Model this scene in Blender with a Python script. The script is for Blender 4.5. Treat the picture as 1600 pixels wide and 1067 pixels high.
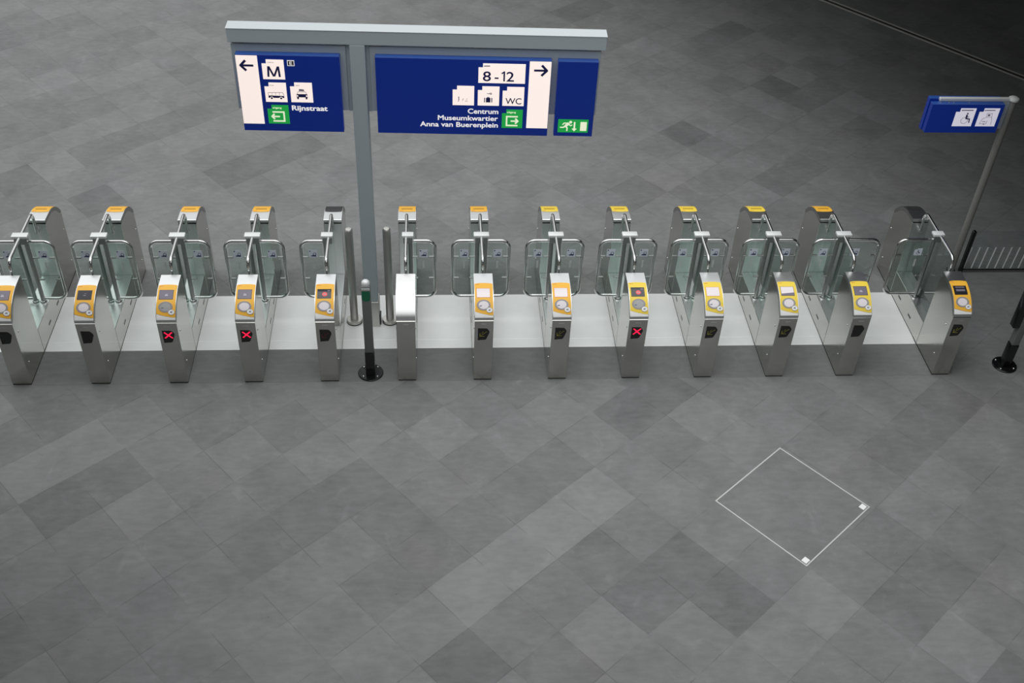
import bpy, bmesh, math, random
from mathutils import Vector, Matrix

for o in list(bpy.data.objects):
    bpy.data.objects.remove(o)
S = bpy.context.scene
COL = S.collection
R = math.radians

# ------------------------------------------------------------------ camera, world, exposure
F, PITCH, ROLL, YAW = 1741.31, 0.711969, 0.0511838, -0.0914960
CX, CY, CZ = -0.574262, -9.915261, 9.205225
cam_d = bpy.data.cameras.new('camera')
cam_d.sensor_width = 36.0
cam_d.sensor_fit = 'HORIZONTAL'
cam_d.lens = F / 1600.0 * 36.0
cam_d.clip_end = 200
cam = bpy.data.objects.new('camera', cam_d)
COL.objects.link(cam)
cp, sp, cr, sr = math.cos(PITCH), math.sin(PITCH), math.cos(ROLL), math.sin(ROLL)
right = Vector((1, 0, 0)); up = Vector((0, sp, cp)); fwd = Vector((0, cp, -sp))
r2 = cr * right + sr * up
u2 = -sr * right + cr * up
Rz = Matrix.Rotation(YAW, 3, 'Z')
r2, u2, f2 = Rz @ r2, Rz @ u2, Rz @ fwd
M3 = Matrix((r2, u2, -f2)).transposed()
cam.matrix_world = Matrix.Translation((CX, CY, CZ)) @ M3.to_4x4()
S.camera = cam

S.view_settings.view_transform = 'Standard'
S.view_settings.look = 'None'
S.view_settings.gamma = 1.0
S.view_settings.use_curve_mapping = False
S.view_settings.exposure = 0.0

# soft daylight of the hall: bright roof glazing above and to the left, dim to the right and low down
W = bpy.data.worlds.new('hall_daylight')
S.world = W
W.use_nodes = True
nt = W.node_tree
nt.nodes.clear()
out = nt.nodes.new('ShaderNodeOutputWorld')
bg = nt.nodes.new('ShaderNodeBackground')
tc = nt.nodes.new('ShaderNodeTexCoord')
sep = nt.nodes.new('ShaderNodeSeparateXYZ')
nt.links.new(tc.outputs['Generated'], sep.inputs[0])
rz = nt.nodes.new('ShaderNodeValToRGB')
rz.color_ramp.elements[0].position = 0.08
rz.color_ramp.elements[0].color = (0.05, 0.05, 0.05, 1)
rz.color_ramp.elements[1].position = 0.75
rz.color_ramp.elements[1].color = (1.0, 1.0, 1.0, 1)
nt.links.new(sep.outputs['Z'], rz.inputs[0])
mr = nt.nodes.new('ShaderNodeMapRange')
mr.inputs['From Min'].default_value = -0.6
mr.inputs['From Max'].default_value = 0.9
mr.inputs['To Min'].default_value = 1.02
mr.inputs['To Max'].default_value = 0.32
nt.links.new(sep.outputs['X'], mr.inputs['Value'])
mul = nt.nodes.new('ShaderNodeMath'); mul.operation = 'MULTIPLY'
mul.inputs[1].default_value = 1.62
nt.links.new(mr.outputs[0], mul.inputs[0])
mx = nt.nodes.new('ShaderNodeMixRGB'); mx.blend_type = 'MULTIPLY'; mx.inputs[0].default_value = 1
nt.links.new(rz.outputs[0], mx.inputs[1])
mx.inputs[2].default_value = (0.985, 1.0, 1.0, 1)
nt.links.new(mx.outputs[0], bg.inputs['Color'])
nt.links.new(mul.outputs[0], bg.inputs['Strength'])
nt.links.new(bg.outputs[0], out.inputs[0])

# broad unseen area lamp added to brighten the middle of the hall
la = bpy.data.lights.new('centre_fill', 'AREA'); la.shape = 'RECTANGLE'; la.size = 10; la.size_y = 7; la.energy = 430; la.color = (1.0, 1.0, 0.99)
lo_ = bpy.data.objects.new('centre_fill', la); COL.objects.link(lo_); lo_.location = (0.5, 0.5, 13.0)

# ------------------------------------------------------------------ materials
def new_mat(name):
    m = bpy.data.materials.new(name)
    m.use_nodes = True
    return m, m.node_tree, m.node_tree.nodes['Principled BSDF']

def mat(name, col, rough=0.5, metal=0.0, emit=None, estr=0.0, spec=0.5):
    m, t, p = new_mat(name)
    p.inputs['Base Color'].default_value = (*col, 1)
    p.inputs['Roughness'].default_value = rough
    p.inputs['Metallic'].default_value = metal
    p.inputs['Specular IOR Level'].default_value = spec
    if emit:
        p.inputs['Emission Color'].default_value = (*emit, 1)
        p.inputs['Emission Strength'].default_value = estr
    return m

def brushed(name, col, rough, scale=(60, 60, 4), amt=0.1):
    m, t, p = new_mat(name)
    p.inputs['Metallic'].default_value = 1
    co = t.nodes.new('ShaderNodeTexCoord')
    mp = t.nodes.new('ShaderNodeMapping'); mp.inputs['Scale'].default_value = scale
    nz = t.nodes.new('ShaderNodeTexNoise'); nz.inputs['Scale'].default_value = 3; nz.inputs['Detail'].default_value = 4
    t.links.new(co.outputs['Object'], mp.inputs[0]); t.links.new(mp.outputs[0], nz.inputs['Vector'])
    a = t.nodes.new('ShaderNodeMapRange')
    a.inputs['To Min'].default_value = rough - amt; a.inputs['To Max'].default_value = rough + amt
    t.links.new(nz.outputs['Fac'], a.inputs['Value']); t.links.new(a.outputs[0], p.inputs['Roughness'])
    b = t.nodes.new('ShaderNodeMixRGB')
    b.inputs[1].default_value = (*[c * 0.93 for c in col], 1); b.inputs[2].default_value = (*[min(1, c * 1.05) for c in col], 1)
    t.links.new(nz.outputs['Fac'], b.inputs[0]); t.links.new(b.outputs[0], p.inputs['Base Color'])
    return m

def glass(name, tint, refl=1.0):
    m = bpy.data.materials.new(name); m.use_nodes = True
    t = m.node_tree; t.nodes.clear()
    o = t.nodes.new('ShaderNodeOutputMaterial'); mi = t.nodes.new('ShaderNodeMixShader')
    tr = t.nodes.new('ShaderNodeBsdfTransparent'); tr.inputs[0].default_value = (*tint, 1)
    gl = t.nodes.new('ShaderNodeBsdfGlossy'); gl.inputs['Roughness'].default_value = 0.02
    gl.inputs['Color'].default_value = (refl, refl, refl, 1)
    fr = t.nodes.new('ShaderNodeFresnel'); fr.inputs[0].default_value = 1.5
    ge = t.nodes.new('ShaderNodeNewGeometry'); inv = t.nodes.new('ShaderNodeMath'); inv.operation = 'SUBTRACT'; inv.inputs[0].default_value = 1.0
    mu = t.nodes.new('ShaderNodeMath'); mu.operation = 'MULTIPLY'
    t.links.new(ge.outputs['Backfacing'], inv.inputs[1]); t.links.new(fr.outputs[0], mu.inputs[0]); t.links.new(inv.outputs[0], mu.inputs[1])
    t.links.new(mu.outputs[0], mi.inputs[0]); t.links.new(tr.outputs[0], mi.inputs[1]); t.links.new(gl.outputs[0], mi.inputs[2])
    t.links.new(mi.outputs[0], o.inputs[0])
    return m

STEEL = brushed('brushed_steel', (0.56, 0.555, 0.53), 0.17, (60, 60, 4), 0.05)
MATSTEEL = brushed('satin_steel', (0.60, 0.59, 0.565), 0.46)
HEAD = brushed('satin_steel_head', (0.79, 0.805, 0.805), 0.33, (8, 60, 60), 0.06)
HEADSIDE = brushed('darkened_steel_edge', (0.36, 0.36, 0.35), 0.35)
POLISH = brushed('polished_steel_head', (0.97, 0.97, 0.97), 0.30, (8, 60, 60), 0.05)
TUBE = mat('polished_tube', (0.70, 0.71, 0.70), 0.18, 1)
HINGE = mat('hinge_steel', (0.40, 0.41, 0.40), 0.30, 1)
PLATE = mat('white_cap_metal', (0.82, 0.845, 0.84), 0.45, 0.25)
YELLOW = mat('yellow_panel', (0.97, 0.52, 0.055), 0.45)
LEMON = mat('lemon_panel', (0.92, 0.68, 0.075), 0.45)
BROWN = mat('brown_hood', (0.36, 0.16, 0.02), 0.5)
ORANGE = mat('orange_print', (0.75, 0.24, 0.03), 0.5)
WHITEP = mat('white_plastic', (0.95, 0.95, 0.95), 0.35)
GREYRING = mat('grey_ring', (0.34, 0.32, 0.33), 0.4)
LOGO = mat('logo_grey_blue', (0.10, 0.14, 0.20), 0.5)
BLACK = mat('black_plastic', (0.012, 0.012, 0.012), 0.25)
BLACKP = mat('black_painted_metal', (0.008, 0.008, 0.009), 0.22)
RUBBER = mat('dark_rubber', (0.03, 0.03, 0.03), 0.7)
BOLT = mat('bolt_chrome', (0.85, 0.85, 0.85), 0.25, 1)
LEDRED = mat('led_red', (0.3, 0.0, 0.02), 0.4, 0, (1.0, 0.012, 0.07), 1.15)
LEDYEL = mat('led_yellow', (0.05, 0.05, 0.01), 0.4, 0, (0.42, 0.40, 0.05), 0.28)
LEDDIM = mat('led_dim_red', (0.05, 0.01, 0.01), 0.4, 0, (0.3, 0.02, 0.02), 0.12)
SCR_LIT = mat('screen_lit', (0.3, 0.3, 0.3), 0.2, 0, (0.86, 0.76, 0.80), 0.62)
SCR_GREY = mat('screen_grey', (0.13, 0.12, 0.15), 0.15, 0, (0.5, 0.45, 0.6), 0.12)
SCR_DARK = mat('screen_dark', (0.02, 0.02, 0.025), 0.12, 0, (0.1, 0.1, 0.16), 0.05)
SCR_TXT = mat('screen_text', (0.2, 0.2, 0.22), 0.3, 0, (0.7, 0.68, 0.8), 0.35)
SCR_RED = mat('screen_red', (0.6, 0.05, 0.05), 0.3, 0, (1.0, 0.14, 0.16), 0.28)
DISC_W = mat('disc_white', (0.84, 0.79, 0.82), 0.3)
DISC_G = mat('disc_grey', (0.42, 0.42, 0.42), 0.3)
GLASS = glass('tinted_glass', (0.875, 0.93, 0.91))
GLASSC = glass('clear_glass', (0.91, 0.94, 0.93))
PALEBAR = mat('pale_bar_finish', (0.62, 0.66, 0.65), 0.6)
STICK = mat('sticker_white', (0.80, 0.85, 0.95), 0.45)
STICKB = mat('sticker_blue', (0.02, 0.03, 0.12), 0.5)
GREYP = mat('grey_painted_steel', (0.44, 0.505, 0.54), 0.5)
GREYPOST = mat('dark_grey_post_paint', (0.17, 0.18, 0.175), 0.45)
PALETOP = mat('pale_beam_top', (0.50, 0.535, 0.56), 0.45)
SIGNBLUE = mat('sign_blue', (0.006, 0.026, 0.21), 0.30, 0, (0.002, 0.012, 0.13), 0.5, 0.3)
SIGNSHEEN = mat('sign_top_sheen', (0.03, 0.095, 0.38), 0.35)  # lighter blue that holds the sky gloss of the sign tops
SIGNNAVY = mat('sign_navy_ink', (0.008, 0.012, 0.11), 0.5)
SIGNWHITE = mat('sign_white_backlit', (0.7, 0.68, 0.66), 0.4, 0, (1.0, 0.84, 0.77), 0.74)
SIGNTEXT = mat('sign_lettering_white', (0.8, 0.8, 0.8), 0.4, 0, (1.0, 0.95, 0.95), 0.55)
SIGNGREEN = mat('sign_green', (0.01, 0.30, 0.055), 0.4, 0, (0.015, 0.42, 0.07), 0.5)
SIGNPALE = mat('sign_pale_green_white', (0.75, 0.8, 0.6), 0.4, 0, (0.95, 1.0, 0.72), 0.55)
SIGNSMALL = mat('sign_white_plate', (0.74, 0.72, 0.80), 0.4, 0, (0.9, 0.86, 1.0), 0.42)
SIGNGREY = mat('sign_grey_print', (0.28, 0.25, 0.33), 0.5)
GREENBAND = mat('green_band', (0.005, 0.17, 0.08), 0.4)
DULLPOLE = mat('dull_grey_pole', (0.24, 0.24, 0.225), 0.4)
HATCHM = mat('hatch_frame_metal', (0.60, 0.60, 0.59), 0.5, 0.2)

# floor tile material: per tile tone + slate mottling + fine joints
def floor_material(name, use_tone=True, base=0.205):
    m, t, p = new_mat(name)
    N, L = t.nodes, t.links
    geo = N.new('ShaderNodeNewGeometry')
    n1 = N.new('ShaderNodeTexNoise'); n1.inputs['Scale'].default_value = 1.9; n1.inputs['Detail'].default_value = 8; n1.inputs['Roughness'].default_value = 0.62
    n2 = N.new('ShaderNodeTexNoise'); n2.inputs['Scale'].default_value = 6.5; n2.inputs['Detail'].default_value = 5
    n3 = N.new('ShaderNodeTexNoise'); n3.inputs['Scale'].default_value = 110; n3.inputs['Detail'].default_value = 2
    mp = N.new('ShaderNodeMapping'); mp.inputs['Scale'].default_value = (1, 2.4, 1)
    L.new(geo.outputs['Position'], mp.inputs[0])
    L.new(geo.outputs['Position'], n1.inputs['Vector']); L.new(mp.outputs[0], n2.inputs['Vector']); L.new(geo.outputs['Position'], n3.inputs['Vector'])
    def math_(op, a, b):
        k = N.new('ShaderNodeMath'); k.operation = op
        for i, v in ((0, a), (1, b)):
            if isinstance(v, (int, float)): k.inputs[i].default_value = v
            else: L.new(v, k.inputs[i])
        return k.outputs[0]
    a = math_('MULTIPLY', math_('SUBTRACT', n1.outputs['Fac'], 0.5), 0.62)
    b = math_('MULTIPLY', math_('SUBTRACT', n2.outputs['Fac'], 0.5), 0.40)
    c = math_('MULTIPLY', math_('SUBTRACT', n3.outputs['Fac'], 0.5), 0.12)
    s = math_('ADD', math_('ADD', a, b), c)
    if use_tone:
        at = N.new('ShaderNodeAttribute'); at.attribute_name = 'tone'
        s = math_('ADD', s, at.outputs['Fac'])
    s = math_('ADD', s, 1.0)
    n6 = N.new('ShaderNodeTexNoise'); n6.inputs['Scale'].default_value = 3.3; n6.inputs['Detail'].default_value = 3; n6.inputs['Distortion'].default_value = 1.2
    L.new(geo.outputs['Position'], n6.inputs['Vector'])
    sc = N.new('ShaderNodeMapRange'); sc.inputs['From Min'].default_value = 0.60; sc.inputs['From Max'].default_value = 0.78; sc.inputs['To Max'].default_value = 0.16
    L.new(n6.outputs['Fac'], sc.inputs['Value'])
    s = math_('ADD', s, sc.outputs[0])
    # sparse dark pits
    v = N.new('ShaderNodeTexVoronoi'); v.inputs['Scale'].default_value = 2.1
    L.new(geo.outputs['Position'], v.inputs['Vector'])
    pit = math_('LESS_THAN', v.outputs['Distance'], 0.022)
    s = math_('SUBTRACT', s, math_('MULTIPLY', pit, 0.22))
    if use_tone:
        uv = N.new('ShaderNodeUVMap'); uv.uv_map = 'tile'
        sx = N.new('ShaderNodeSeparateXYZ'); L.new(uv.outputs[0], sx.inputs[0])
        def edge(o):
            return math_('SUBTRACT', 0.5, math_('ABSOLUTE', math_('SUBTRACT', o, 0.5), 0))
        e = math_('MINIMUM', edge(sx.outputs[0]), edge(sx.outputs[1]))
        jl = N.new('ShaderNodeMapRange'); jl.inputs['From Min'].default_value = 0.004; jl.inputs['From Max'].default_value = 0.012
        jl.inputs['To Min'].default_value = 0.74; jl.inputs['To Max'].default_value = 1.0
        L.new(e, jl.inputs['Value'])
        n5 = N.new('ShaderNodeTexNoise'); n5.inputs['Scale'].default_value = 2.6
        L.new(geo.outputs['Position'], n5.inputs['Vector'])
        fade = N.new('ShaderNodeMapRange'); fade.inputs['From Min'].default_value = 0.42; fade.inputs['From Max'].default_value = 0.6
        L.new(n5.outputs['Fac'], fade.inputs['Value'])
        jm = math_('SUBTRACT', 1.0, math_('MULTIPLY', math_('SUBTRACT', 1.0, jl.outputs[0]), fade.outputs[0]))
        s = math_('MULTIPLY', s, jm)
    mixc = N.new('ShaderNodeMixRGB'); mixc.inputs[1].default_value = (base * 1.01, base, base * 0.97, 1); mixc.inputs[2].default_value = (base * 0.965, base, base * 1.03, 1)
    n4 = N.new('ShaderNodeTexNoise'); n4.inputs['Scale'].default_value = 0.8
    L.new(geo.outputs['Position'], n4.inputs['Vector']); L.new(n4.outputs['Fac'], mixc.inputs[0])
    vm = N.new('ShaderNodeVectorMath'); vm.operation = 'SCALE'
    L.new(mixc.outputs[0], vm.inputs[0]); L.new(s, vm.inputs['Scale'])
    L.new(vm.outputs[0], p.inputs['Base Color'])
    p.inputs['Roughness'].default_value = 0.55
    p.inputs['Specular IOR Level'].default_value = 0.25
    return m
FLOOR = floor_material('slate_tile_floor')
LIDM = floor_material('slate_lid', False, 0.20)
STRIPM = mat('pale_metal_plate', (0.53, 0.535, 0.54), 0.42, 0.15)
def _strip():
    t = STRIPM.node_tree; p = t.nodes['Principled BSDF']
    g = t.nodes.new('ShaderNodeNewGeometry'); n = t.nodes.new('ShaderNodeTexNoise'); n.inputs['Scale'].default_value = 3; n.inputs['Detail'].default_value = 6
    r = t.nodes.new('ShaderNodeValToRGB'); r.color_ramp.elements[0].color = (0.76, 0.77, 0.775, 1); r.color_ramp.elements[1].color = (0.90, 0.90, 0.90, 1)
    t.links.new(g.outputs['Position'], n.inputs['Vector']); t.links.new(n.outputs['Fac'], r.inputs[0]); t.links.new(r.outputs[0], p.inputs['Base Color'])
_strip()

# ------------------------------------------------------------------ mesh helpers
def finish(bm, name, mats, smooth=True):
    bmesh.ops.recalc_face_normals(bm, faces=bm.faces)
    me = bpy.data.meshes.new(name)
    bm.to_mesh(me); bm.free()
    for m in (mats if isinstance(mats, (list, tuple)) else [mats]):
        me.materials.append(m)
    if smooth:
        me.shade_smooth()
        me.set_sharp_from_angle(angle=R(32))
    return me

def link(name, me, parent=None, loc=None):
    o = bpy.data.objects.new(name, me)
    COL.objects.link(o)
    if parent is not None: o.parent = parent
    if loc is not None: o.location = loc
    return o

def tag(o, label, cat, group=None):
    o['label'] = label; o['category'] = cat
    if group: o['group'] = group
    return o

def thing(name, label, cat, loc=(0, 0, 0), rz=0, group=None):
    o = bpy.data.objects.new(name, None)
    o.empty_display_size = 0.1
    COL.objects.link(o)
    o.location = loc; o.rotation_euler = (0, 0, rz)
    return tag(o, label, cat, group)

def box(bm, x0, x1, y0, y1, z0, z1, bev=0.0, mi=0, seg=1):
    vs = [bm.verts.new((x, y, z)) for z in (z0, z1) for y in (y0, y1) for x in (x0, x1)]
    idx = ((0, 2, 3, 1), (4, 5, 7, 6), (0, 1, 5, 4), (2, 6, 7, 3), (0, 4, 6, 2), (1, 3, 7, 5))
    fs = [bm.faces.new([vs[i] for i in f]) for f in idx]
    for f in fs: f.material_index = mi
    if bev:
        es = list({e for f in fs for e in f.edges})
        r = bmesh.ops.bevel(bm, geom=es, offset=bev, segments=seg, affect='EDGES', profile=0.5)
        for f in r['faces']: f.material_index = mi
    return bm

def boxmesh(name, b, m, bev=0.0, seg=1):
    return finish(box(bmesh.new(), *b, bev=bev, seg=seg), name, m)

def cyl(bm, c, r, z0, z1, n=24, axis='Z', r1=None, mi=0):
    r1 = r if r1 is None else r1
    ring = []
    for rr, z in ((r, z0), (r1, z1)):
        row = []
        for k in range(n):
            a = 2 * math.pi * k / n
            p = (rr * math.cos(a), rr * math.sin(a))
            if axis == 'Z': q = (c[0] + p[0], c[1] + p[1], z)
            elif axis == 'X': q = (z, c[0] + p[0], c[1] + p[1])
            else: q = (c[0] + p[0], z, c[1] + p[1])
            row.append(bm.verts.new(q))
        ring.append(row)
    for k in range(n):
        f = bm.faces.new((ring[0][k], ring[0][(k + 1) % n], ring[1][(k + 1) % n], ring[1][k])); f.material_index = mi
    f = bm.faces.new(ring[0]); f.material_index = mi
    f = bm.faces.new(ring[1]); f.material_index = mi
    return bm

def lathe(bm, c, prof, n=28, mi=0):
    rows = []
    for r, z in prof:
        if r < 1e-6: rows.append([bm.verts.new((c[0], c[1], z))])
        else: rows.append([bm.verts.new((c[0] + r * math.cos(2 * math.pi * k / n), c[1] + r * math.sin(2 * math.pi * k / n), z)) for k in range(n)])
    for a, b in zip(rows, rows[1:]):
        for k in range(n):
            k2 = (k + 1) % n
            if len(a) == 1 and len(b) == 1: continue
            if len(a) == 1: f = bm.faces.new((a[0], b[k], b[k2]))
            elif len(b) == 1: f = bm.faces.new((a[k], a[k2], b[0]))
            else: f = bm.faces.new((a[k], a[k2], b[k2], b[k]))
            f.material_index = mi
    for row in (rows[0], rows[-1]):
        if len(row) > 2:
            f = bm.faces.new(row); f.material_index = mi
    return bm

def fillet(pts, rad, n=8):
    pts = [Vector(p) for p in pts]
    o = [pts[0]]
    for i in range(1, len(pts) - 1):
        a, b, c = pts[i - 1], pts[i], pts[i + 1]
        d1 = (a - b).normalized(); d2 = (c - b).normalized()
        half = math.acos(max(-1, min(1, d1.dot(d2)))) / 2
        t = min(rad / math.tan(half), (a - b).length * 0.49, (c - b).length * 0.49)
        rr = t * math.tan(half)
        cen = b + (d1 + d2).normalized() * (rr / math.sin(half))
        s, e = b + d1 * t - cen, b + d2 * t - cen
        for k in range(n + 1):
            o.append(cen + s.normalized().slerp(e.normalized(), k / n) * rr if s.length > 1e-9 else b)
    o.append(pts[-1])
    return o

def tube(bm, pts, r, n=12, mi=0):
    pts = [Vector(p) for p in pts]
    tan = []
    for i in range(len(pts)):
        a = pts[max(0, i - 1)]; b = pts[min(len(pts) - 1, i + 1)]
        tan.append((b - a).normalized())
    ref = Vector((1, 0, 0)) if abs(tan[0].x) < 0.9 else Vector((0, 1, 0))
    nn = (ref - tan[0] * ref.dot(tan[0])).normalized()
    rows = []
    for p, t in zip(pts, tan):
        nn = (nn - t * nn.dot(t)).normalized()
        bb = t.cross(nn)
        rows.append([bm.verts.new(p + r * (math.cos(2 * math.pi * k / n) * nn + math.sin(2 * math.pi * k / n) * bb)) for k in range(n)])
    for a, b in zip(rows, rows[1:]):
        for k in range(n):
            bm.faces.new((a[k], a[(k + 1) % n], b[(k + 1) % n], b[k])).material_index = mi
    bm.faces.new(rows[0]).material_index = mi
    bm.faces.new(rows[-1]).material_index = mi
    return bm

def prism2d(bm, polys, w0, w1, mapf, cuts=None, mi=0):
    """polygons in a flat (a,b) plane made into solids from w0 to w1, then mapped by mapf(a,b,w)"""
    tmp = bmesh.new()
    for poly in polys:
        tmp.faces.new([tmp.verts.new((a, b, w1)) for a, b in poly])
    tmp.normal_update()
    bmesh.ops.triangulate(tmp, faces=tmp.faces[:], ngon_method='EAR_CLIP')
    if cuts:
        for c in cuts:
            bmesh.ops.bisect_plane(tmp, geom=tmp.verts[:] + tmp.edges[:] + tmp.faces[:], plane_co=(0, c, 0), plane_no=(0, 1, 0))
    r = bmesh.ops.extrude_face_region(tmp, geom=tmp.faces[:])
    for v in r['geom']:
        if isinstance(v, bmesh.types.BMVert): v.co.z = w0
    bmesh.ops.recalc_face_normals(tmp, faces=tmp.faces[:])
    vm = {v: bm.verts.new(mapf(*v.co)) for v in tmp.verts}
    for f in tmp.faces:
        try: bm.faces.new([vm[v] for v in f.verts]).material_index = mi
        except ValueError: pass
    tmp.free()
    return bm

def ell(cx, cy, rx, ry, n=32, a0=0.0, a1=2 * math.pi):
    return [(cx + rx * math.cos(a0 + (a1 - a0) * k / n), cy + ry * math.sin(a0 + (a1 - a0) * k / n)) for k in range(n)]

def ring_quads(cx, cy, rx, ry, tx, ty, n=32):
    q = []
    for k in range(n):
        a, b = 2 * math.pi * k / n, 2 * math.pi * (k + 1) / n
        q.append([(cx + rx * math.cos(a), cy + ry * math.sin(a)), (cx + rx * math.cos(b), cy + ry * math.sin(b)),
                  (cx + (rx - tx) * math.cos(b), cy + (ry - ty) * math.sin(b)), (cx + (rx - tx) * math.cos(a), cy + (ry - ty) * math.sin(a))])
    return q

def stroke(p, q, w):
    dx, dy = q[0] - p[0], q[1] - p[1]; l = math.hypot(dx, dy); nx, ny = -dy / l * w / 2, dx / l * w / 2
    return [(p[0] + nx, p[1] + ny), (q[0] + nx, q[1] + ny), (q[0] - nx, q[1] - ny), (p[0] - nx, p[1] - ny)]

def strokes(pts, w):
    return [stroke(a, b, w) for a, b in zip(pts, pts[1:])]

# ------------------------------------------------------------------ setting: floor of slate tiles laid diagonally
TH = R(40.6); T = 0.62; U0, V0 = -0.03, -1.89
E1 = (math.cos(TH), math.sin(TH)); E2 = (-math.sin(TH), math.cos(TH))
def uvw(u, v): return (u * E1[0] + v * E2[0], u * E1[1] + v * E2[1])
TONE = {(-4, 2): -0.07, (-4, 1): -0.05, (-3, 2): 0.02, (-3, 1): 0.015, (-5, 2): -0.04, (-4, 0): -0.05, (-3, 0): -0.02, (0, 13): -0.05, (0, 12): -0.12, (1, 12): -0.11, (2, 12): -0.1, (2, 15): -0.05, (0, 15): -0.06, (-1, 15): -0.06, (-2, 15): -0.05, (1, 15): -0.06, (-3, 13): -0.1, (-4, 14): -0.06, (-4, 15): -0.09, (-3, 17): -0.05, (-2, 17): -0.04, (10, 6): -0.12, (14, 6): -0.12, (18, 5): -0.1, (16, 9): -0.08, (15, 9): -0.06, (10, 3): -0.08, (11, 3): -0.05, (16, 5): -0.03, (13, 13): -0.1, (14, 13): -0.08, (11, 13): -0.08, (2, -4): 0.0, (2, -3): 0.0, (4, -4): -0.07, (6, -4): -0.08, (5, -4): -0.06, (4, -5): 0.02, (2, -5): -0.06, (-1, -3): -0.1, (-2, -3): -0.1, (1, -6): -0.08, (-1, -4): -0.09, (-2, -2): -0.07, (0, -5): 0.057, (1, -7): 0.06, (-4, -3): -0.07, (-3, -3): 0.03, (-2, -4): 0.0, (-5, -2): -0.09, (-6, -1): 0.05, (-5, -1): 0.03, (-7, 0): 0.04, (-9, 2): -0.01, (-10, 3): -0.08, (-9, 3): -0.05, (-7, 5): -0.06, (-8, 5): -0.09, (-7, 4): 0.05, (-7, 6): 0.07, (-6, 6): 0.04, (-6, 5): 0.03, (-8, 7): -0.04, (-7, 7): -0.05, (-7, 8): -0.05, (-8, 8): 0.04, (-6, 4): 0.0, (-5, 4): 0.03, (-5, 5): -0.03, (-4, 4): -0.04, (-7, 3): -0.04, (-4, 3): 0.03, (-2, 2): 0.07, (-1, 1): 0.03, (0, 1): 0.05, (-1, 0): -0.055, (1, 0): -0.09, (2, 0): -0.08, (2, -1): 0.045, (-2, -1): 0.1, (-1, -1): 0.09, (-3, -1): 0.1, (-4, -1): 0.09, (-4, -2): -0.025, (-3, -2): -0.02, (-1, -2): -0.01}
rnd = random.Random(11)
bm = bmesh.new()
uvl = bm.loops.layers.uv.new('tile')
tl = bm.faces.layers.float.new('tone')
I0, I1, J0, J1 = -30, 44, -32, 48
grid = {}
for i in range(I0, I1 + 1):
    for j in range(J0, J1 + 1):
        x, y = uvw(U0 + i * T, V0 + j * T)
        grid[i, j] = bm.verts.new((x, y, 0))
for i in range(I0, I1):
    for j in range(J0, J1):
        f = bm.faces.new((grid[i, j], grid[i + 1, j], grid[i + 1, j + 1], grid[i, j + 1]))
        for lp, c in zip(f.loops, ((0, 0), (1, 0), (1, 1), (0, 1))): lp[uvl].uv = c
        r = rnd.gauss(0, 0.035)
        f[tl] = max(-0.13, min(0.1, r)) * 1.4 if (i, j) not in TONE else TONE[i, j] * 1.9 + r * 0.3
fl = link('floor', finish(bm, 'floor', FLOOR, False)); fl['kind'] = 'structure'

# unseen slab added over the far right to keep daylight off that corner
bm = bmesh.new()
a = R(19.3); n_ = (math.cos(a), math.sin(a)); t_ = (-n_[1], n_[0])
def wp(w, s): return (n_[0] * w + t_[0] * s, n_[1] * w + t_[1] * s)
lo = [bm.verts.new((*wp(w, s), 4.7)) for w, s in ((5.7, -16), (26, -16), (26, 30), (5.7, 30))]
hi = [bm.verts.new((v.co.x, v.co.y, 5.2)) for v in lo]
bm.faces.new(lo); bm.faces.new(hi)
for k in range(4): bm.faces.new((lo[k], lo[(k + 1) % 4], hi[(k + 1) % 4], hi[k]))
c_ = link('unseen_slab', finish(bm, 'unseen_slab', mat('dark_slab', (0.05, 0.05, 0.05), 0.8), False)); c_['kind'] = 'structure'
# gallery the picture is taken from, plus an unseen slab added to shade the left front
bm = bmesh.new()
box(bm, -18, 20, -22, -9.15, 7.25, 7.6)
c_ = link('unseen_slab', finish(bm, 'unseen_slab', bpy.data.materials['dark_slab'], False)); c_['kind'] = 'structure'
bm = bmesh.new()
prism2d(bm, [[(-18, -1.2), (-18, -9.1), (-2.05, -9.1), (-2.25, -7.5), (-3.72, -2.15), (-4.05, -1.2)]], 5.6, 6.0, lambda a, b, w: (a, b, w))
c_ = link('unseen_slab', finish(bm, 'unseen_slab', bpy.data.materials['dark_slab'], False)); c_['kind'] = 'structure'

GX = [-5.433, -4.525, -3.616, -2.734, -1.832, -0.907, 0.0, 0.907, 1.813, 2.708, 3.604, 4.492, 5.717]
GW = 0.11      # half width of a gate

# pale threshold strip under the gates: a ramp and a flat plate between every two gates
bm = bmesh.new()
edges_x = [-7.2] + [v for g in GX for v in (g - GW - 0.002, g + GW + 0.002)]
for k in range(0, len(edges_x) - 1, 2):
    x0, x1 = edges_x[k], edges_x[k + 1]
    pr = [(0.592, 0.001), (0.60, 0.004), (0.735, 0.012), (0.742, 0.010), (0.752, 0.013), (1.645, 0.013), (1.645, 0.0), (0.592, 0.0)]
    A = [bm.verts.new((x0, y, z)) for y, z in pr]; B = [bm.verts.new((x1, y, z)) for y, z in pr]
    bm.faces.new(A); bm.faces.new(B)
    for q in range(len(pr)): bm.faces.new((A[q], A[(q + 1) % len(pr)], B[(q + 1) % len(pr)], B[q]))
st = link('trim_1', finish(bm, 'trim_1', STRIPM, False)); st['kind'] = 'structure'

# band of darker slate between the front halves of the gates
bm = bmesh.new()
for k in range(0, len(edges_x) - 1, 2):
    box(bm, edges_x[k], edges_x[k + 1], -0.005, 0.592, 0.0, 0.0015)
sb = link('trim_3', finish(bm, 'trim_3', floor_material('dark_slate_band', False, 0.18), False)); sb['kind'] = 'structure'

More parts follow.
